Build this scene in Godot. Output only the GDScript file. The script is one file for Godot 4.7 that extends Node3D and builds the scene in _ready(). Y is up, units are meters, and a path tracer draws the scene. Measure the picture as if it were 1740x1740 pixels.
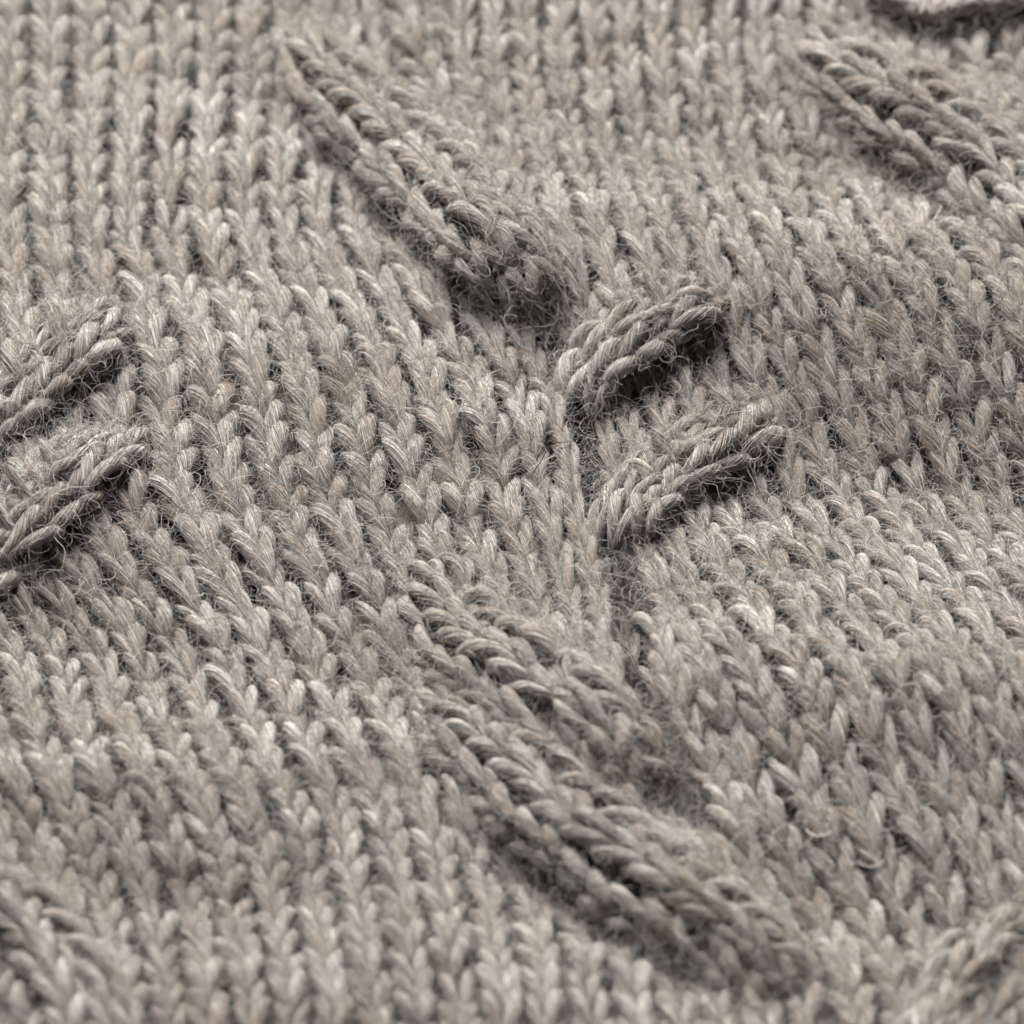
extends Node3D
# A knitted wool sweater seen from close by: every stitch is built from its own wool fibres.
# Lengths in the tables below are millimetres on the table plane; MM turns them into metres.

const MM := 0.001
const PITCH := 0.74            # height of a row of stitches over the width of one
const VARIANTS := 24           # differently spun stitches, each straight and slanted
const PARTS_MOST := 300

const GRID_U0 := -11
const GRID_V0 := -2
const GRID_W := 22
const GRID_H := 22
# where every second wale crosses every third row on the table, in tenths of a millimetre (x, z)
const GRID := [
	[-1182, -1067, -1079, -1073, -976, -1080, -873, -1087, -770, -1093, -667, -1098, -566, -1103, -463, -1104, -367, -1104, -272, -1100, -198, -1097, -129, -1131, -59, -1141, 19, -1159, 103, -1173, 183, -1187, 264, -1208, 345, -1225, 425, -1247, 517, -1268, 620, -1295, 724, -1322],
	[-1173, -965, -1071, -971, -969, -978, -867, -985, -764, -990, -662, -996, -561, -1000, -460, -1000, -364, -999, -270, -996, -196, -992, -127, -1022, -59, -1031, 19, -1050, 102, -1064, 181, -1077, 262, -1099, 342, -1116, 422, -1138, 513, -1159, 615, -1186, 718, -1213],
	[-1165, -869, -1063, -874, -962, -882, -860, -888, -759, -894, -657, -899, -557, -901, -456, -900, -361, -896, -268, -891, -195, -887, -126, -905, -58, -914, 19, -932, 101, -946, 180, -960, 260, -981, 339, -999, 418, -1021, 509, -1041, 610, -1068, 712, -1095],
	[-1156, -774, -1056, -780, -955, -787, -854, -793, -753, -799, -652, -804, -553, -805, -453, -801, -358, -794, -265, -787, -193, -782, -126, -787, -59, -796, 16, -815, 98, -829, 176, -842, 256, -863, 336, -881, 415, -903, 504, -924, 605, -951, 706, -978],
	[-1147, -668, -1047, -674, -947, -681, -848, -688, -747, -694, -647, -699, -549, -700, -450, -696, -356, -689, -264, -681, -192, -677, -124, -683, -58, -693, 16, -708, 96, -724, 174, -738, 253, -754, 332, -771, 411, -787, 500, -806, 599, -833, 700, -860],
	[-1137, -551, -1038, -557, -939, -565, -840, -572, -741, -578, -642, -583, -545, -585, -449, -582, -357, -578, -268, -573, -193, -572, -120, -581, -50, -595, 23, -612, 101, -629, 178, -644, 256, -660, 334, -677, 413, -693, 502, -712, 598, -733, 695, -755],
	[-1125, -434, -1027, -440, -930, -448, -832, -454, -733, -460, -635, -466, -540, -468, -447, -464, -358, -463, -269, -463, -189, -468, -113, -482, -41, -501, 35, -519, 112, -535, 189, -550, 266, -566, 346, -583, 426, -599, 513, -618, 609, -640, 702, -661],
	[-1105, -320, -1009, -326, -912, -333, -816, -339, -719, -345, -622, -349, -527, -351, -432, -350, -338, -353, -248, -356, -165, -366, -88, -384, -23, -406, 49, -425, 126, -442, 203, -457, 279, -472, 362, -490, 450, -508, 538, -527, 628, -547, 719, -568],
	[-1086, -204, -989, -210, -893, -217, -797, -223, -701, -229, -604, -233, -509, -235, -409, -237, -306, -245, -214, -254, -126, -268, -46, -290, 11, -311, 72, -329, 147, -347, 222, -363, 298, -380, 380, -397, 468, -415, 566, -437, 655, -456, 746, -477],
	[-1078, -87, -983, -93, -888, -100, -792, -106, -696, -111, -600, -116, -500, -118, -391, -126, -283, -139, -187, -152, -94, -168, -4, -194, 57, -217, 105, -231, 177, -250, 252, -268, 326, -286, 409, -306, 498, -326, 591, -346, 681, -365, 775, -388],
	[-1048, 26, -955, 21, -863, 15, -771, 9, -677, 4, -583, 0, -483, -6, -371, -20, -263, -36, -163, -50, -70, -66, 21, -91, 83, -111, 133, -126, 209, -147, 288, -170, 364, -192, 447, -215, 536, -237, 624, -256, 716, -276, 809, -296],
	[-980, 121, -889, 117, -798, 112, -707, 108, -615, 103, -523, 99, -431, 94, -330, 81, -231, 65, -134, 50, -44, 36, 41, 14, 102, -3, 160, -17, 238, -40, 320, -65, 402, -92, 484, -118, 574, -142, 660, -162, 749, -182, 841, -202],
	[-922, 223, -830, 218, -738, 213, -646, 208, -552, 202, -461, 197, -373, 191, -281, 179, -188, 163, -98, 150, -13, 136, 63, 117, 123, 101, 188, 83, 276, 54, 359, 27, 437, 1, 517, -24, 602, -47, 687, -68, 772, -87, 860, -108],
	[-892, 317, -801, 314, -710, 310, -619, 306, -526, 301, -432, 297, -340, 291, -246, 278, -150, 261, -61, 249, 14, 238, 81, 220, 144, 201, 218, 178, 316, 143, 400, 113, 479, 87, 556, 62, 636, 42, 717, 22, 796, 4, 881, -16],
	[-858, 406, -768, 402, -679, 399, -590, 396, -498, 392, -403, 387, -309, 381, -215, 372, -118, 359, -31, 349, 39, 339, 100, 322, 172, 298, 259, 268, 355, 233, 439, 203, 518, 177, 595, 152, 677, 129, 755, 109, 835, 90, 917, 72],
	[-824, 494, -734, 490, -645, 487, -555, 484, -463, 480, -370, 475, -276, 470, -184, 462, -90, 454, -8, 449, 67, 441, 136, 422, 208, 397, 303, 361, 394, 328, 476, 300, 556, 274, 634, 252, 722, 227, 804, 206, 886, 186, 968, 167],
	[-793, 583, -704, 580, -614, 576, -524, 573, -433, 569, -342, 566, -254, 561, -166, 556, -73, 552, 16, 549, 101, 540, 175, 522, 251, 496, 342, 466, 433, 436, 519, 408, 599, 384, 681, 359, 767, 336, 850, 314, 932, 294, 1015, 274],
	[-772, 675, -683, 672, -593, 668, -504, 665, -414, 662, -325, 659, -239, 655, -153, 654, -61, 653, 31, 651, 121, 643, 210, 624, 294, 598, 385, 573, 474, 545, 559, 518, 638, 495, 719, 470, 802, 448, 885, 427, 969, 406, 1053, 386],
	[-758, 768, -669, 765, -580, 762, -491, 759, -402, 755, -314, 753, -228, 751, -141, 750, -50, 750, 42, 750, 132, 747, 222, 728, 312, 706, 409, 684, 503, 658, 588, 632, 669, 608, 751, 584, 833, 561, 916, 540, 1000, 519, 1083, 499],
	[-741, 861, -653, 858, -565, 855, -476, 852, -388, 849, -301, 846, -216, 844, -129, 844, -39, 844, 52, 844, 143, 852, 232, 822, 325, 801, 425, 781, 520, 758, 608, 736, 691, 715, 774, 694, 858, 674, 942, 653, 1026, 634, 1110, 614],
	[-723, 954, -636, 952, -549, 948, -461, 945, -374, 942, -287, 940, -202, 938, -116, 938, -27, 938, 64, 938, 155, 956, 242, 916, 334, 895, 434, 875, 531, 852, 621, 830, 706, 809, 790, 788, 875, 771, 959, 754, 1043, 738, 1128, 722],
	[-706, 1047, -619, 1045, -533, 1042, -446, 1039, -359, 1035, -273, 1033, -189, 1032, -104, 1031, -15, 1032, 75, 1031, 166, 1060, 251, 1010, 343, 989, 442, 969, 538, 946, 628, 924, 712, 903, 797, 882, 882, 867, 968, 853, 1054, 840, 1139, 826],
]
# folds of the cloth: height and spread in millimetres, then the line (x, z) along which each runs
const FOLDS := [
	[5.0, 11.0, [Vector2(0.7, -38.2), Vector2(29.2, -34.6), Vector2(62.8, -27.3)]],
	[-4.2, 11.0, [Vector2(25.2, -6.1), Vector2(61.6, -1.7)]],
	[3.8, 9.0, [Vector2(14.9, 24.5), Vector2(34.3, 27.0), Vector2(60.0, 29.5)]],
	[-3.2, 9.0, [Vector2(33.5, 55.2), Vector2(48.5, 57.6)]],
	[1.8, 11.0, [Vector2(-65.5, -26.4), Vector2(-31.6, -20.2), Vector2(-8.7, -11.3)]],
	[-1.5, 10.0, [Vector2(-50.1, 18.7), Vector2(-16.2, 22.0)]],
	[2.2, 9.0, [Vector2(-62.0, 40.9), Vector2(-28.7, 44.1)]],
	[-1.3, 7.0, [Vector2(-45.5, 53.7), Vector2(-22.2, 52.1)]],
	[1.6, 8.0, [Vector2(-19.4, 64.6), Vector2(8.1, 67.7)]],
	[-2.0, 3.6, [Vector2(5.4, -24.6), Vector2(7.7, -14.8), Vector2(9.6, -6.1)]],
	[-2.8, 4.5, [Vector2(-21.4, -55.0), Vector2(-10.2, -39.2)]],
	[-2.8, 5.0, [Vector2(-0.6, 49.7), Vector2(18.2, 63.8)]],
	[-2.6, 5.0, [Vector2(39.3, -54.0), Vector2(52.8, -45.6)]],
	[-2.5, 7.0, [Vector2(48.3, -74.0), Vector2(64.7, -66.3)]],
	[-1.8, 10.0, [Vector2(-50.2, -68.3), Vector2(-21.6, -68.3)]],
]
const CABLE_A := [Vector3(-24.5, -1.0, -74.0), Vector3(-21.2, 0.8, -67.0), Vector3(-15.9, 2.8, -59.0), Vector3(-8.9, 4.4, -48.7), Vector3(-2.7, 7.8, -35.7), Vector3(0.3, 5.8, -31.4), Vector3(2.4, 3.0, -28.7)]
const CABLE_K := [Vector3(-16.2, 1.5, -86.2), Vector3(-12.6, 1.5, -76.5), Vector3(-9.4, 1.4, -66.0), Vector3(-6.6, 1.4, -56.4), Vector3(-3.8, 2.0, -48.4)]
const CABLE_B := [Vector3(-8.8, 0.6, 10.3), Vector3(-5.5, 2.4, 18.1), Vector3(0.6, 4.4, 25.4), Vector3(7.4, 5.7, 32.0), Vector3(11.0, 5.0, 36.0), Vector3(13.1, 3.2, 39.5), Vector3(14.0, 0.7, 41.6)]
const CABLE_C := [Vector3(-7.1, -0.2, 26.8), Vector3(-2.6, 2.6, 34.4), Vector3(3.2, 3.7, 41.5), Vector3(10.1, 3.8, 48.8), Vector3(17.6, 3.6, 55.0), Vector3(23.9, 2.2, 60.0), Vector3(28.2, 0.7, 64.4), Vector3(30.7, -0.8, 67.1)]
const CABLE_D := [Vector3(36.0, 0.2, -71.9), Vector3(38.6, 1.8, -67.5), Vector3(43.3, 3.0, -62.8), Vector3(49.6, 3.6, -57.2), Vector3(56.2, 3.0, -49.9), Vector3(61.6, 5.2, -37.2)]
const CABLE_E := [Vector3(43.4, 1.6, 76.5), Vector3(48.0, 2.3, 68.6), Vector3(52.7, 0.9, 61.4), Vector3(58.5, 1.5, 57.9)]
const CABLE_F := [Vector3(-62.5, 2.8, 52.6), Vector3(-54.6, 3.6, 57.9), Vector3(-49.7, 3.7, 63.9), Vector3(-46.2, 2.9, 72.5), Vector3(-44.8, 1.3, 79.3)]
const CABLE_G1 := [Vector3(-62.4, 0.9, -7.5), Vector3(-57.6, 2.8, -12.5), Vector3(-53.1, 4.3, -17.2), Vector3(-49.6, 4.7, -20.7), Vector3(-47.7, 3.6, -23.8), Vector3(-46.6, 0.7, -27.8)]
const CABLE_G2 := [Vector3(-61.4, 0.5, 13.0), Vector3(-57.0, 2.1, 7.6), Vector3(-52.6, 3.3, 2.6), Vector3(-48.2, 3.6, -2.8), Vector3(-45.9, 2.3, -6.7), Vector3(-44.8, -0.2, -10.6)]
const CABLE_H := [Vector3(7.7, -1.5, -17.0), Vector3(9.3, 1.2, -19.2), Vector3(12.4, 3.6, -21.5), Vector3(16.1, 4.5, -24.0), Vector3(19.8, 4.5, -26.7), Vector3(21.9, 3.0, -29.7)]
const CABLE_I := [Vector3(12.6, -0.1, 5.0), Vector3(14.0, 1.4, 1.0), Vector3(17.6, 0.8, -4.7), Vector3(22.0, -0.0, -9.2), Vector3(25.9, -0.6, -12.6), Vector3(28.2, -2.3, -15.8)]
const TUCKED_FROM := -26.0
const TUCKED_TO := 18.3
const GROOVE := [Vector2(5.3, -23.3), Vector2(6.6, -17.9), Vector2(8.7, -9.6), Vector2(10.6, 1.7), Vector2(11.7, 11.1), Vector2(12.6, 20.4), Vector2(13.9, 26.2), Vector2(16.0, 32.8), Vector2(17.9, 39.3), Vector2(19.7, 45.7)]
const HAIR_LINE := [Vector3(2.1, 2.3, -3.0), Vector3(2.5, 2.7, -3.8), Vector3(3.2, 2.9, -4.9), Vector3(3.7, 3.0, -6.0), Vector3(4.5, 2.5, -7.9), Vector3(6.0, 1.1, -9.4), Vector3(8.0, -0.7, -11.0)]
const LINT_A := [Vector3(31.7, 1.5, 45.9), Vector3(32.3, 1.7, 46.8), Vector3(33.3, 1.8, 47.1), Vector3(34.6, 1.5, 46.3)]
const LINT_B := [Vector3(37.3, 0.5, 49.5), Vector3(38.0, 0.8, 50.4), Vector3(39.0, 0.8, 50.5), Vector3(40.1, 0.7, 49.6)]
const LINT_C := [Vector3(50.5, -0.1, -48.3), Vector3(49.8, 1.9, -44.6), Vector3(48.7, 5.9, -39.2), Vector3(47.8, 5.7, -37.8)]
const FLAP_EDGE := [Vector3(38.7, 3.6, -84.2), Vector3(43.5, 2.7, -79.0), Vector3(47.0, 1.7, -77.6), Vector3(49.1, 1.5, -76.9), Vector3(50.4, 1.6, -76.5), Vector3(52.0, 1.8, -76.9), Vector3(55.3, 2.4, -77.3), Vector3(59.5, 2.9, -77.3), Vector3(66.5, 3.4, -77.4)]

var rng := RandomNumberGenerator.new()
var wool: StandardMaterial3D
var stitches: Array[ArrayMesh] = []
var sweater: Node3D
var part_count := 0
var eye := Vector3.ZERO
var camera: Camera3D
var patches := FastNoiseLite.new()
var uneven := FastNoiseLite.new()
var swells := []
var pending := []


func _ready() -> void:
	rng.seed = 4711
	# camera: a long lens, looking down at about fifty degrees
	camera = Camera3D.new()
	camera.name = "camera"
	add_child(camera)
	var tilt := deg_to_rad(50.0)
	eye = Vector3(0.0, sin(tilt), cos(tilt)) * 0.8
	camera.look_at_from_position(eye, Vector3.ZERO, Vector3.UP)
	camera.near = 0.05
	camera.far = 5.0
	var lens := CameraAttributesPhysical.new()
	lens.frustum_focal_length = 12.0 / (57.5 / 800.0)
	lens.frustum_focus_distance = 0.801
	lens.frustum_near = 0.05
	lens.frustum_far = 5.0
	lens.exposure_aperture = 14.0
	camera.fov = rad_to_deg(2.0 * atan(57.5 / 800.0))
	camera.attributes = lens
	camera.current = true
	# a softly lit room and one large window light from behind the sweater
	var around := WorldEnvironment.new()
	around.name = "room_light"
	var env := Environment.new()
	env.background_mode = Environment.BG_COLOR
	env.background_color = Color(0.035, 0.0355, 0.037).linear_to_srgb()
	env.tonemap_mode = Environment.TONE_MAPPER_LINEAR
	env.tonemap_exposure = 1.0
	env.sdfgi_enabled = true
	env.ssao_enabled = true
	env.ssil_enabled = true
	around.environment = env
	add_child(around)
	var window := AreaLight3D.new()
	window.name = "window_light"
	window.area_size = Vector2(0.8, 0.65)
	window.light_color = Color(1.0, 0.995, 0.985)
	window.light_energy = 5.7
	window.area_range = 6.0
	window.shadow_enabled = true
	add_child(window)
	window.look_at_from_position(Vector3(-0.28, 1.04, -0.74), Vector3.ZERO, Vector3.UP)

	patches.seed = 5
	patches.frequency = 0.11
	uneven.seed = 9
	uneven.frequency = 0.16
	wool = StandardMaterial3D.new()
	wool.resource_name = "wool"
	wool.vertex_color_use_as_albedo = true
	wool.roughness = 0.85
	wool.metallic_specular = 0.3
	wool.rim_enabled = true
	wool.rim = 0.35
	wool.rim_tint = 0.6
	wool.backlight_enabled = true
	wool.backlight = Color(0.14, 0.14, 0.14)

	for k in VARIANTS * 2:
		stitches.append(spin_stitch(k % VARIANTS, k >= VARIANTS))
	sweater = Node3D.new()
	sweater.name = "knitted_sweater"
	add_child(sweater)
	sweater.set_meta("label", "heathered grey beige wool sweater in stockinette with raised cable ridges")
	sweater.set_meta("category", "sweater")

	for line in [CABLE_A, CABLE_B]:
		swell(line, 4.2, -0.2, 0.72, -1.0)
	for line in [CABLE_C, CABLE_D, CABLE_K, CABLE_F]:
		swell(line, 4.2, -0.2)
	for line in [CABLE_G1, CABLE_G2]:
		swell(line, 3.6, -0.2, 0.88)
	for line in [CABLE_H, CABLE_I]:
		swell(line, 3.6, -0.2, 0.88, 1.0)
	swell(CABLE_E, 4.0, 0.12)
	swells = pending
	lay_back()
	lay_cables()
	lay_field()
	lay_fuzz()
	lay_flap()
	lay_fibres()


# ---------------------------------------------------------------- the cloth

# the ground knit swells under every raised cable, mostly on the side where the cable runs out smoothly
func swell(line: Array, radius: float, toward: float, share := 0.72, half := 0.0) -> void:
	var marks := []
	for k in (line.size() - 1) * 3 + 1:
		var p := along(line, k / 3.0)
		var ahead := along(line, k / 3.0 + 0.1) - along(line, maxf(k / 3.0 - 0.1, 0.0))
		var side := Vector2(-ahead.z, ahead.x).normalized() * toward * radius
		marks.append(Vector3(p.x + side.x, (p.y - fold_height(p.x, p.z)) * share, p.z + side.y))
	pending.append([marks, radius * 0.55, radius * 1.4, signf(toward), half])


func fold_height(x: float, z: float) -> float:
	var p := Vector2(x, z)
	var h := 0.0
	for s in swells:
		var marks: Array = s[0]
		var best := 1e9
		var tall := 0.0
		var spread := 1.0
		for k in marks.size() - 1:
			var a := Vector2(marks[k].x, marks[k].z)
			var b := Vector2(marks[k + 1].x, marks[k + 1].z)
			var t := clampf((p - a).dot(b - a) / (b - a).length_squared(), 0.0, 1.0)
			var d := p.distance_squared_to(a.lerp(b, t))
			if d < best:
				best = d
				# steep on one side, running out gently on the other
				var leeward: bool = (b - a).orthogonal().dot(p - a) * s[3] < 0.0
				spread = s[2] if leeward else s[1]
				tall = lerpf(marks[k].y, marks[k + 1].y, t)
		var rise := maxf(tall, 0.0) * exp(-best / (spread * spread))
		# what swells on one side of the valley ends at it
		if rise > 0.05 and s[4] != 0.0:
			rise *= smoothstep(0.5, 5.5, groove_side(x, z) * s[4])
		h += rise
	for f in FOLDS:
		var line: Array = f[2]
		var nearest := 1e9
		for k in line.size() - 1:
			var a: Vector2 = line[k]
			var b: Vector2 = line[k + 1]
			var t := clampf((p - a).dot(b - a) / (b - a).length_squared(), 0.0, 1.0)
			nearest = minf(nearest, p.distance_squared_to(a.lerp(b, t)))
		var spread: float = f[1]
		var tall: float = f[0]
		h += tall * exp(-nearest / (spread * spread))
	return h


# signed distance to the valley, far off where it has ended
func groove_side(x: float, z: float) -> float:
	var p := Vector2(x, z)
	var best := 99.0
	var side := 1.0
	for k in GROOVE.size() - 1:
		var a: Vector2 = GROOVE[k]
		var b: Vector2 = GROOVE[k + 1]
		var t := clampf((p - a).dot(b - a) / (b - a).length_squared(), 0.0, 1.0)
		var d := p.distance_to(a.lerp(b, t))
		if d < best:
			best = d
			side = signf((b - a).cross(a - p))
	return best * side


func grid_at(i: int, j: int) -> Vector2:
	var row: Array = GRID[clampi(j, 0, GRID_H - 1)]
	var c := clampi(i, 0, GRID_W - 1) * 2
	return Vector2(row[c], row[c + 1]) * 0.1


func cubic(a: Vector2, b: Vector2, c: Vector2, d: Vector2, t: float) -> Vector2:
	return b + 0.5 * t * ((c - a) + t * ((2.0 * a - 5.0 * b + 4.0 * c - d) + t * (3.0 * (b - c) + d - a)))


# where wale u and row v lie, in millimetres
func cloth(u: float, v: float) -> Vector3:
	var gu := (u - GRID_U0) / 2.0
	var gv := (v - GRID_V0) / 3.0
	var i := clampi(int(floor(gu)), 0, GRID_W - 2)
	var j := clampi(int(floor(gv)), 0, GRID_H - 2)
	var rows: Array[Vector2] = []
	for k in range(-1, 3):
		rows.append(cubic(grid_at(i - 1, j + k), grid_at(i, j + k), grid_at(i + 1, j + k), grid_at(i + 2, j + k), gu - i))
	var p := cubic(rows[0], rows[1], rows[2], rows[3], gv - j)
	return Vector3(p.x, fold_height(p.x, p.y), p.y)


func stitch_frame(u: float, v: float) -> Transform3D:
	var e := 0.35
	var across := (cloth(u + e, v) - cloth(u - e, v)) / (2.0 * e)
	var upward := (cloth(u, v - e) - cloth(u, v + e)) / (2.0 * e)
	return framed(cloth(u, v), across, upward)


func framed(at: Vector3, across: Vector3, upward: Vector3) -> Transform3D:
	var out := across.cross(upward).normalized()
	var thick := clampf(sqrt(across.length() * upward.length() / PITCH), 3.6, 5.4)
	return Transform3D(Basis(across, upward / PITCH, out * thick), at)


func jittered(t: Transform3D, amount := 1.0) -> Transform3D:
	var turn := Basis.from_euler(Vector3(rng.randfn(0.0, 0.10), rng.randfn(0.0, 0.12), rng.randfn(0.0, 0.075)) * amount)
	var size := Vector3(rng.randfn(1.0, 0.08), rng.randfn(1.0, 0.08), rng.randfn(1.0, 0.10))
	var b := t.basis * turn * Basis.from_scale(size)
	var at := t.origin + t.basis * Vector3(rng.randfn(0.0, 0.035), rng.randfn(0.0, 0.05), rng.randfn(0.0, 0.05)) * amount
	return Transform3D(b, at)


func in_metres(t: Transform3D) -> Transform3D:
	return Transform3D(t.basis * Basis.from_scale(Vector3.ONE * MM), t.origin * MM)


# one of the spun stitches, its tone following the heather patches of the yarn
func choose_stitch(u: float, v: float) -> int:
	var n := patches.get_noise_2d(u * 0.5 + v * 0.1, v * 3.0) * 1.6 + rng.randfn(0.0, 0.2)
	var family := 0 if n > -0.05 else 1 if n > -0.42 else 2 if n > -0.72 else 3
	if n > 0.55:
		family = 4
	var first: int = [0, 9, 15, 19, 21][family]
	var many: int = [9, 6, 4, 2, 3][family]
	return first + rng.randi_range(0, many - 1)


func add_stitch(parent: Node3D, kind: int, t: Transform3D, called := "stitch") -> MeshInstance3D:
	var o := MeshInstance3D.new()
	o.mesh = stitches[kind]
	o.transform = in_metres(t)
	var used: int = parent.get_meta("used", 0)
	o.name = called if used == 0 else "%s_%03d" % [called, used]
	parent.set_meta("used", used + 1)
	parent.add_child(o, true)
	part_count += 1
	return o


func seen_size(t: Transform3D) -> float:
	# the share of the frame's width squared that a stitch takes up; 0 outside the frame
	var p := camera.global_transform.affine_inverse() * (t.origin * MM)
	var k := -p.z * 57.5 / 800.0
	if absf(p.x) > k * 0.99 or absf(p.y) > k * 0.99:
		return 0.0
	var toward := (eye - t.origin * MM).normalized()
	var area := t.basis.x.cross(t.basis.y)
	return absf(area.dot(toward)) / (p.z * p.z)


func lay_field() -> void:
	var all := []
	for v in range(0, 61):
		for u in range(-10, 32):
			var t := stitch_frame(u, v)
			# one wale is tucked away in the upper part of the valley
			if u == 13 and t.origin.z > TUCKED_FROM and t.origin.z < TUCKED_TO:
				t.origin -= t.basis.z.normalized() * 8.5
			t.basis *= Basis.from_scale(Vector3.ONE * (1.0 + 0.07 * uneven.get_noise_2d(u * 3.0, v * 3.0)))
			# the wales on both sides of the valley stand apart
			if u > 8 and u < 17:
				var g := groove_side(t.origin.x, t.origin.z)
				if absf(g) < 9.0 and not (u == 13 and t.origin.z < TUCKED_TO):
					t.origin.x += signf(g) * (0.3 if t.origin.z < TUCKED_TO else 1.5) * (1.0 - smoothstep(2.0, 9.0, absf(g)))
			var lift := uneven.get_noise_2d(u * 4.0 + 50.0, v * 2.0) * 0.45
			t.origin += t.basis.z.normalized() * lift
			var lean := -t.basis.y.x / t.basis.y.length()
			t.basis = t.basis * Basis.from_scale(Vector3(1.0, 1.06, 1.02))
			t = jittered(t)
			all.append([seen_size(t), choose_stitch(u, v) + (VARIANTS if lean > 0.16 + rng.randfn(0.0, 0.03) else 0), t])
	all.sort_custom(func(a, b): return a[0] > b[0])
	var own := PARTS_MOST - part_count
	var rest := {}
	for k in all.size():
		if k < own:
			add_stitch(sweater, all[k][1], all[k][2])
		else:
			if not rest.has(all[k][1]):
				rest[all[k][1]] = []
			rest[all[k][1]].append(all[k][2])
	var field := Node3D.new()
	field.name = "stockinette_knit"
	field.set_meta("kind", "stuff")
	sweater.add_child(field, true)
	for kind in rest:
		scatter(field, "knit_stitches", stitches[kind], rest[kind])


func scatter(parent: Node3D, called: String, mesh: Mesh, places: Array) -> void:
	var mm := MultiMesh.new()
	mm.transform_format = MultiMesh.TRANSFORM_3D
	mm.mesh = mesh
	mm.instance_count = places.size()
	for k in places.size():
		mm.set_instance_transform(k, in_metres(places[k]))
	var o := MultiMeshInstance3D.new()
	o.multimesh = mm
	var used: int = parent.get_meta("used", 0)
	o.name = called if used == 0 else "%s_%03d" % [called, used]
	parent.set_meta("used", used + 1)
	o.set_meta("kind", "stuff")
	parent.add_child(o, true)


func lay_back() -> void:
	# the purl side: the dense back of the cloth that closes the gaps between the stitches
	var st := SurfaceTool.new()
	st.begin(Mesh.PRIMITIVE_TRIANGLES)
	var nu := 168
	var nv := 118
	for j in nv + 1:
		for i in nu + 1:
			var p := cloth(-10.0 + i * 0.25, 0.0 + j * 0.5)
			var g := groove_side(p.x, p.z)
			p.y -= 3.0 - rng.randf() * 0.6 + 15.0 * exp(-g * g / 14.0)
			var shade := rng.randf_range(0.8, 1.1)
			st.set_color(Color(0.20 * shade, 0.175 * shade, 0.15 * shade))  # darker than the yarn: shade of the gaps and valley painted in
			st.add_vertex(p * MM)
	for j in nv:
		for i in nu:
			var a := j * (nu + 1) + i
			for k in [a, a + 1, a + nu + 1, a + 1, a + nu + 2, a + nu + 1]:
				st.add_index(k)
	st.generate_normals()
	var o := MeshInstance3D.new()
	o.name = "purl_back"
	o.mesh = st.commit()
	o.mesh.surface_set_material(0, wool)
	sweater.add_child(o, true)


# ---------------------------------------------------------------- the raised cables

func along(line: Array, s: float) -> Vector3:
	var n := line.size() - 1
	var k := clampi(int(floor(s)), 0, n - 1)
	var a: Vector3 = line[maxi(k - 1, 0)]
	var b: Vector3 = line[k]
	var c: Vector3 = line[k + 1]
	var d: Vector3 = line[mini(k + 2, n)]
	return b.cubic_interpolate(c, a, d, s - k)


# a strip of wales rolled over a ridge; its crest follows the line
func cable(called: String, label: String, line: Array, radius: float, wales: int, backward := false, low := -86.0, high := 62.0, row := 3.7, lift := 0.5) -> void:
	var root := Node3D.new()
	root.name = called
	root.set_meta("label", label)
	sweater.add_child(root, true)
	var marks: Array[Vector2] = [Vector2(0, 0)]     # (length, s)
	var total := 0.0
	var steps := (line.size() - 1) * 20
	for k in steps:
		total += along(line, k / 20.0).distance_to(along(line, (k + 1) / 20.0))
		marks.append(Vector2(total, (k + 1) / 20.0))
	var rows := int(total / row)
	for r in rows:
		var want := (r + 0.5) * total / rows
		var s := 0.0
		for k in marks.size() - 1:
			if marks[k + 1].x >= want:
				s = lerpf(marks[k].y, marks[k + 1].y, (want - marks[k].x) / maxf(marks[k + 1].x - marks[k].x, 1e-6))
				break
		var ahead := (along(line, s + 0.12) - along(line, maxf(s - 0.12, 0.0))).normalized()
		var side := ahead.cross(Vector3.UP).normalized()
		var top := side.cross(ahead).normalized()
		if top.y < 0.0:
			top = -top
		# wale direction: towards the start of the line, or towards its end
		var upward := (ahead if backward else -ahead) * row
		var right := upward.cross(top).normalized()
		if upward.normalized().cross(top).dot(right) < 0.0:
			right = -right
		var full := radius
		radius = full * (0.6 + 0.4 * sin(PI * want / total))
		var middle := along(line, s) - top * (radius * 0.8 - lift)
		for w in wales:
			var phi := deg_to_rad(lerpf(low, high, w / (wales - 1.0)))
			var out := right * sin(phi) + top * cos(phi) * 0.8
			var tangent := (right * cos(phi) - top * sin(phi) * 0.8).normalized()
			var wide := maxf(deg_to_rad(high - low) * radius * 1.02 / (wales - 1.0), 3.9)
			var at := middle + out * radius + upward * (0.5 * (w % 2) * 0.3)
			var t := framed(at, tangent * clampf(wide, 4.7, 5.1), upward)
			add_stitch(root, choose_stitch(w + r * 0.3 + line[0].x, r + line[0].z), jittered(t, 1.3))
		radius = full


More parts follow.
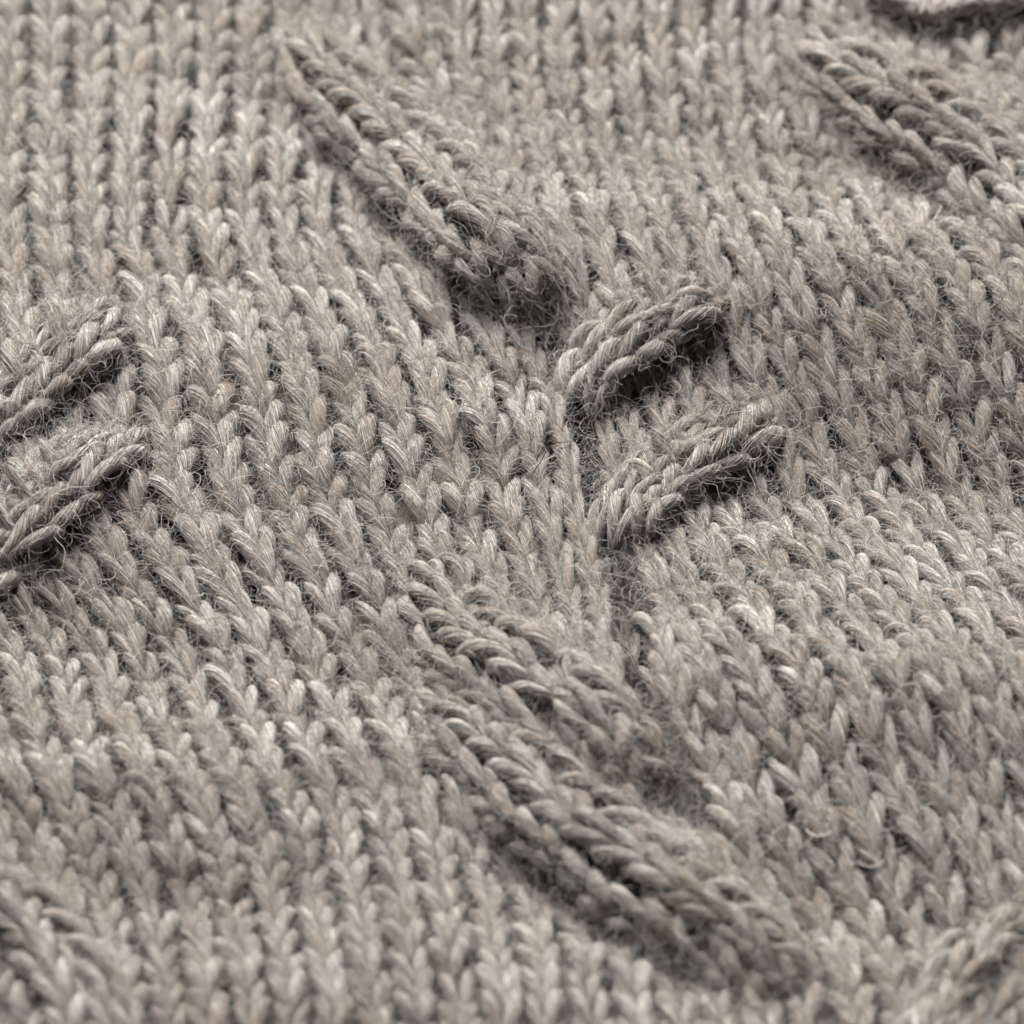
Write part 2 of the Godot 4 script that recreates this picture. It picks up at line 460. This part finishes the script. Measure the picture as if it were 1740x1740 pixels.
func lay_cables() -> void:
	cable("cable_ridge", "long cable ridge slanting down from the top left of centre", CABLE_A, 5.6, 3, false, -64.0, 40.0, 3.5, 1.0)
	cable("cable_ridge_001", "short blurred ridge beside the top of the upper cable", CABLE_K, 3.6, 3)
	cable("cable_ridge_002", "upper of the two slanting ridges below the middle, ending at the valley", CABLE_B, 5.6, 3, false, -64.0, 40.0, 3.5, 1.0)
	cable("cable_ridge_003", "lower of the two slanting ridges below the middle", CABLE_C, 5.6, 3, false, -64.0, 40.0, 3.5, 1.0)
	cable("cable_ridge_004", "ridge in the upper right corner with a dark hollow below it", CABLE_D, 5.6, 3, false, -64.0, 40.0, 3.5, 1.0)
	cable("cable_ridge_005", "blurred ridge in the lower right corner", CABLE_E, 4.4, 3, true)
	cable("cable_ridge_006", "blurred ridge in the lower left corner", CABLE_F, 4.2, 3)
	cable("cable_twist", "upper of the two short cable twists at the left edge", CABLE_G1, 4.6, 3, true, -62.0, 26.0, 3.4, 0.7)
	cable("cable_twist_001", "lower of the two short cable twists at the left edge", CABLE_G2, 4.6, 3, true, -62.0, 26.0, 3.4, 0.7)
	cable("cable_twist_002", "upper short cable twist right of the valley", CABLE_H, 4.6, 3, true, -62.0, 26.0, 3.4, 0.7)
	cable("cable_twist_003", "lower short cable twist right of the valley", CABLE_I, 4.6, 3, true, -62.0, 26.0, 3.4, 0.7)


# ---------------------------------------------------------------- wool

class Skein:
	var points := PackedVector3Array()
	var normals := PackedVector3Array()
	var colors := PackedColorArray()
	var index := PackedInt32Array()

	# a thin tube through the path, with its normals bent towards soft (one per point) by share
	func tube(path: PackedVector3Array, widths: PackedFloat32Array, sides: int, color: Color, soft := PackedVector3Array(), share := 0.0) -> void:
		var n := path.size()
		var first := points.size()
		var across := Vector3.ZERO
		for k in n:
			var ahead := (path[mini(k + 1, n - 1)] - path[maxi(k - 1, 0)]).normalized()
			if k == 0:
				across = ahead.cross(Vector3(0.31, 0.52, 0.79)).normalized()
			across = (across - ahead * across.dot(ahead)).normalized()
			var other := ahead.cross(across)
			for s in sides:
				var a := TAU * s / sides
				var out := across * cos(a) + other * sin(a)
				points.append(path[k] + out * widths[k])
				normals.append(out if share == 0.0 else (out.lerp(soft[k], share)).normalized())
				colors.append(color)
		for k in n - 1:
			for s in sides:
				var a := first + k * sides + s
				var b := first + k * sides + (s + 1) % sides
				index.append_array([a, a + sides, b, b, a + sides, b + sides])

	func mesh(m: Material) -> ArrayMesh:
		var arrays := []
		arrays.resize(Mesh.ARRAY_MAX)
		arrays[Mesh.ARRAY_VERTEX] = points
		arrays[Mesh.ARRAY_NORMAL] = normals
		arrays[Mesh.ARRAY_COLOR] = colors
		arrays[Mesh.ARRAY_INDEX] = index
		var out := ArrayMesh.new()
		out.add_surface_from_arrays(Mesh.PRIMITIVE_TRIANGLES, arrays)
		out.surface_set_material(0, m)
		return out


func fibre_color(tone: int) -> Color:
	# undyed wool: mostly light greige, with cream, tan and dark fibres spun in
	var shares: Array = [[0.50, 0.22, 0.13, 0.11], [0.46, 0.13, 0.23, 0.14], [0.44, 0.09, 0.33, 0.09], [0.46, 0.08, 0.18, 0.24], [0.50, 0.42, 0.05, 0.01]][tone]
	var r := rng.randf()
	var c := Color(0.30, 0.285, 0.27)
	if r < shares[0]:
		c = Color(0.32, 0.297, 0.276)
	elif r < shares[0] + shares[1]:
		c = Color(0.60, 0.565, 0.52)
	elif r < shares[0] + shares[1] + shares[2]:
		c = Color(0.30, 0.23, 0.175)
	elif r < shares[0] + shares[1] + shares[2] + shares[3]:
		c = Color(0.13, 0.11, 0.095)
	var k := rng.randf_range(0.68, 1.25)
	return Color(c.r * k, c.g * k, c.b * k)


func leg_point(side: float, t: float, bend: Vector3, slanted: bool) -> Vector3:
	const PATH := [Vector3(-0.01, -0.90, -0.34), Vector3(0.03, -0.66, -0.14), Vector3(0.085, -0.33, 0.09), Vector3(0.18, 0.04, 0.20), Vector3(0.27, 0.38, 0.17), Vector3(0.305, 0.64, 0.02), Vector3(0.26, 0.82, -0.20), Vector3(0.16, 0.88, -0.40)]
	var s := t * 5.0
	var k := mini(int(floor(s)), 4)
	var a: Vector3 = PATH[k]
	var b: Vector3 = PATH[k + 1]
	var c: Vector3 = PATH[k + 2]
	var d: Vector3 = PATH[k + 3]
	var p := b.cubic_interpolate(c, a, d, s - k)
	if slanted:
		# in skewed knit the left leg runs on along the wale and the right leg branches off
		if side < 0.0:
			p.x = lerpf(0.25, p.x, 0.66)
		else:
			p.x = p.x * 1.24 - 0.06
	p += bend * sin(t * PI)
	p.x *= side
	return p


func spin_stitch(kind: int, slanted: bool) -> ArrayMesh:
	var tone := 0 if kind < 9 else 1 if kind < 15 else 2 if kind < 19 else 3 if kind < 21 else 4
	var wisp := Skein.new()
	for side in [1.0, -1.0]:
		var bend := Vector3(rng.randfn(0.0, 0.02), rng.randfn(0.0, 0.02), rng.randfn(0.0, 0.025))
		var steps := 24
		var spine := PackedVector3Array()
		var front := PackedVector3Array()
		var beside := PackedVector3Array()
		var size := PackedFloat32Array()
		var fat := rng.randf_range(0.170, 0.212)
		for k in steps + 1:
			spine.append(leg_point(side, k / float(steps), bend, slanted))
		for k in steps + 1:
			var t := k / float(steps)
			var ahead := (spine[mini(k + 1, steps)] - spine[maxi(k - 1, 0)]).normalized()
			var right := ahead.cross(Vector3(0, 0, 1)).normalized()
			var f := right.cross(ahead).normalized()
			front.append(f)
			beside.append(right)
			size.append(fat * (0.58 + 0.42 * smoothstep(0.0, 0.5, t)) * (1.0 - 0.34 * smoothstep(0.68, 1.0, t)))
		# the core, so that no light passes straight through; shade between fibres painted into its colour
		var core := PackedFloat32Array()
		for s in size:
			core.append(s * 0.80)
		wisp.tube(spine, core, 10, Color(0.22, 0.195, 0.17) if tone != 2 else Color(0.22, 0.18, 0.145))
		# fibres spun round it, in loose plies
		var plies := 3
		var phase := rng.randf() * TAU
		var twist := rng.randf_range(3.6, 5.4)
		for n in 270:
			var begin := rng.randf_range(-0.25, 0.55)
			var end := clampf(begin + rng.randf_range(0.45, 1.0), 0.2, 1.0)
			begin = clampf(begin, 0.0, 0.9)
			var a0 := rng.randf() * TAU
			var deep := 1.04 - 0.20 * rng.randf()
			var loose_begin := rng.randf_range(-0.03, 0.06)
			var loose_end := rng.randf_range(-0.03, 0.08)
			var wave := rng.randf_range(0.0, 0.07)
			var speed := rng.randf_range(4.0, 11.0)
			var drift := rng.randfn(0.0, 0.28)
			var path := PackedVector3Array()
			var widths := PackedFloat32Array()
			var soft := PackedVector3Array()
			var wide := rng.randf_range(0.0040, 0.0082)
			var points := 9
			for k in points + 1:
				var q := k / float(points)
				var t := lerpf(begin, end, q)
				var f := t * steps
				var i := mini(int(f), steps - 1)
				var x := f - i
				var angle := a0 - (twist + drift) * t + wave * sin(speed * t + a0 * 3.0) * 2.0
				var ply := 0.84 + 0.16 * absf(cos((angle - phase + twist * t * 0.15) * plies * 0.5))
				var out := (front[i].lerp(front[i + 1], x) * cos(angle) + beside[i].lerp(beside[i + 1], x) * sin(angle)).normalized()
				var r := lerpf(size[i], size[i + 1], x) * deep * ply
				r += loose_begin * pow(1.0 - q, 4.0) * 0.5 + loose_end * pow(q, 4.0) * 0.5
				path.append(spine[i].lerp(spine[i + 1], x) + out * r)
				soft.append(out)
				widths.append(wide * (1.0 - 0.7 * absf(2.0 * q - 1.0) ** 4))
			wisp.tube(path, widths, 3, fibre_color(tone), soft, 0.55)
		# stray hairs that stand off
		for n in 33:
			var i := rng.randi_range(6, steps - 2)
			var angle := rng.randfn(0.0, 1.0)
			var out := front[i] * cos(angle) + beside[i] * sin(angle)
			var at := spine[i] + out * size[i] * 0.9
			stray(wisp, at, out, rng.randf_range(0.3, 0.7) if n % 2 else rng.randf_range(0.5, 1.5), fibre_color(4 if n % 3 else tone))
	return wisp.mesh(wool)


func stray(wisp: Skein, at: Vector3, out: Vector3, length: float, color: Color, wide := 0.0054) -> void:
	var points := 13
	var path := PackedVector3Array()
	var widths := PackedFloat32Array()
	var any := Vector3(rng.randfn(), rng.randfn(), rng.randfn() * 0.5).normalized()
	var dir := (any + out * rng.randf_range(0.2, 0.9)).normalized()
	var curl := Vector3(rng.randfn(), rng.randfn(), rng.randfn()).normalized() * rng.randf_range(0.6, 4.6)
	var step := length / points
	for k in points + 1:
		path.append(at)
		widths.append(wide * (1.0 - 0.5 * k / points))
		at += dir * step
		dir = dir.rotated(curl.normalized(), curl.length() / points)
		curl += Vector3(rng.randfn(), rng.randfn(), rng.randfn()) * 0.9
		dir = (dir - out * 0.035 * k * maxf(dir.dot(out), 0.0)).normalized()
	wisp.tube(path, widths, 3, color)


func lay_fuzz() -> void:
	# loose hairs lying over the cloth
	var places := []
	for k in 14:
		places.append([])
	for n in 3000:
		var u := rng.randf_range(-8.0, 30.0)
		var v := rng.randf_range(2.0, 58.0)
		var t := stitch_frame(u, v)
		var size := rng.randf_range(3.6, 5.6)
		var b := Basis(t.basis.x.normalized(), t.basis.y.normalized(), t.basis.z.normalized()).orthonormalized() * Basis(Vector3(0, 0, 1), rng.randf() * TAU)
		places[n % 14].append(Transform3D(b.scaled(Vector3.ONE * size), t.origin + t.basis.z.normalized() * rng.randf_range(0.8, 2.0)))
	var fuzz := Node3D.new()
	fuzz.name = "wool_fuzz"
	fuzz.set_meta("kind", "stuff")
	sweater.add_child(fuzz, true)
	for k in 14:
		var wisp := Skein.new()
		for n in 7:
			var at := Vector3(rng.randfn(0.0, 0.3), rng.randfn(0.0, 0.3), rng.randfn(0.0, 0.05))
			stray(wisp, at, Vector3(0, 0, 1), rng.randf_range(0.6, 1.9), fibre_color(4 if n % 2 else 0), 0.0054)
		scatter(fuzz, "stray_hairs", wisp.mesh(wool), places[k])


# ---------------------------------------------------------------- what lies on it

func lay_flap() -> void:
	var st := SurfaceTool.new()
	st.begin(Mesh.PRIMITIVE_TRIANGLES)
	var cols := (FLAP_EDGE.size() - 1) * 10
	# from the underside round the rolled edge and far back over the top
	var section: Array[Vector2] = [Vector2(-26, -1.4), Vector2(-6, -1.4)]
	for k in 13:
		var a := -PI / 2 + PI * k / 12.0
		section.append(Vector2(cos(a) * 1.3, sin(a) * 1.3))
	for k in 9:
		section.append(Vector2(-3.0 - k * 4.0, 1.4 + sin(k * 1.1) * 0.25))
	for i in cols + 1:
		var e := along(FLAP_EDGE, i / 10.0)
		for s in section:
			var rough := Vector3(rng.randfn(), rng.randfn(), rng.randfn()) * 0.14
			st.set_color(Color(0.29, 0.255, 0.235) * rng.randf_range(0.9, 1.1))
			st.add_vertex((Vector3(e.x, e.y + s.y, e.z + s.x) + rough) * MM)
	var m := section.size()
	for i in cols:
		for k in m - 1:
			var a := i * m + k
			for x in [a, a + 1, a + m, a + 1, a + m + 1, a + m]:
				st.add_index(x)
	st.generate_normals()
	var o := MeshInstance3D.new()
	o.name = "folded_sweater_edge"
	o.mesh = st.commit()
	o.mesh.surface_set_material(0, wool)
	o.set_meta("label", "pinkish grey rolled cloth edge lying over the sweater at the far corner")
	o.set_meta("category", "cloth edge")
	add_child(o, true)


func strand(called: String, label: String, category: String, line: Array, width: float, color: Color, group := "") -> void:
	var path := PackedVector3Array()
	var widths := PackedFloat32Array()
	var origin: Vector3 = line[0] * MM
	var n := (line.size() - 1) * 8
	for k in n + 1:
		path.append(along(line, k / 8.0) * MM - origin)
		widths.append(width * MM * (1.0 - 0.6 * absf(2.0 * k / n - 1.0) ** 3))
	var wisp := Skein.new()
	wisp.tube(path, widths, 6, color)
	var o := MeshInstance3D.new()
	o.name = called
	o.mesh = wisp.mesh(wool)
	o.position = origin
	o.set_meta("label", label)
	o.set_meta("category", category)
	if group:
		o.set_meta("group", group)
	add_child(o, true)


func lay_fibres() -> void:
	strand("dark_hair", "thin black hair lying across the stitches left of the valley", "hair", HAIR_LINE, 0.055, Color(0.02, 0.017, 0.015))
	strand("pale_fibre", "bright pale fibre curling over a rope of stitches at the lower right", "fibre", LINT_A, 0.08, Color(0.72, 0.68, 0.62), "pale loose fibres")
	strand("pale_fibre_001", "fainter pale fibre lower down and to the right of the bright one", "fibre", LINT_B, 0.06, Color(0.66, 0.60, 0.54), "pale loose fibres")
	strand("pale_fibre_002", "pale fibre standing up in the hollow under the upper right ridge", "fibre", LINT_C, 0.05, Color(0.72, 0.68, 0.62), "pale loose fibres")
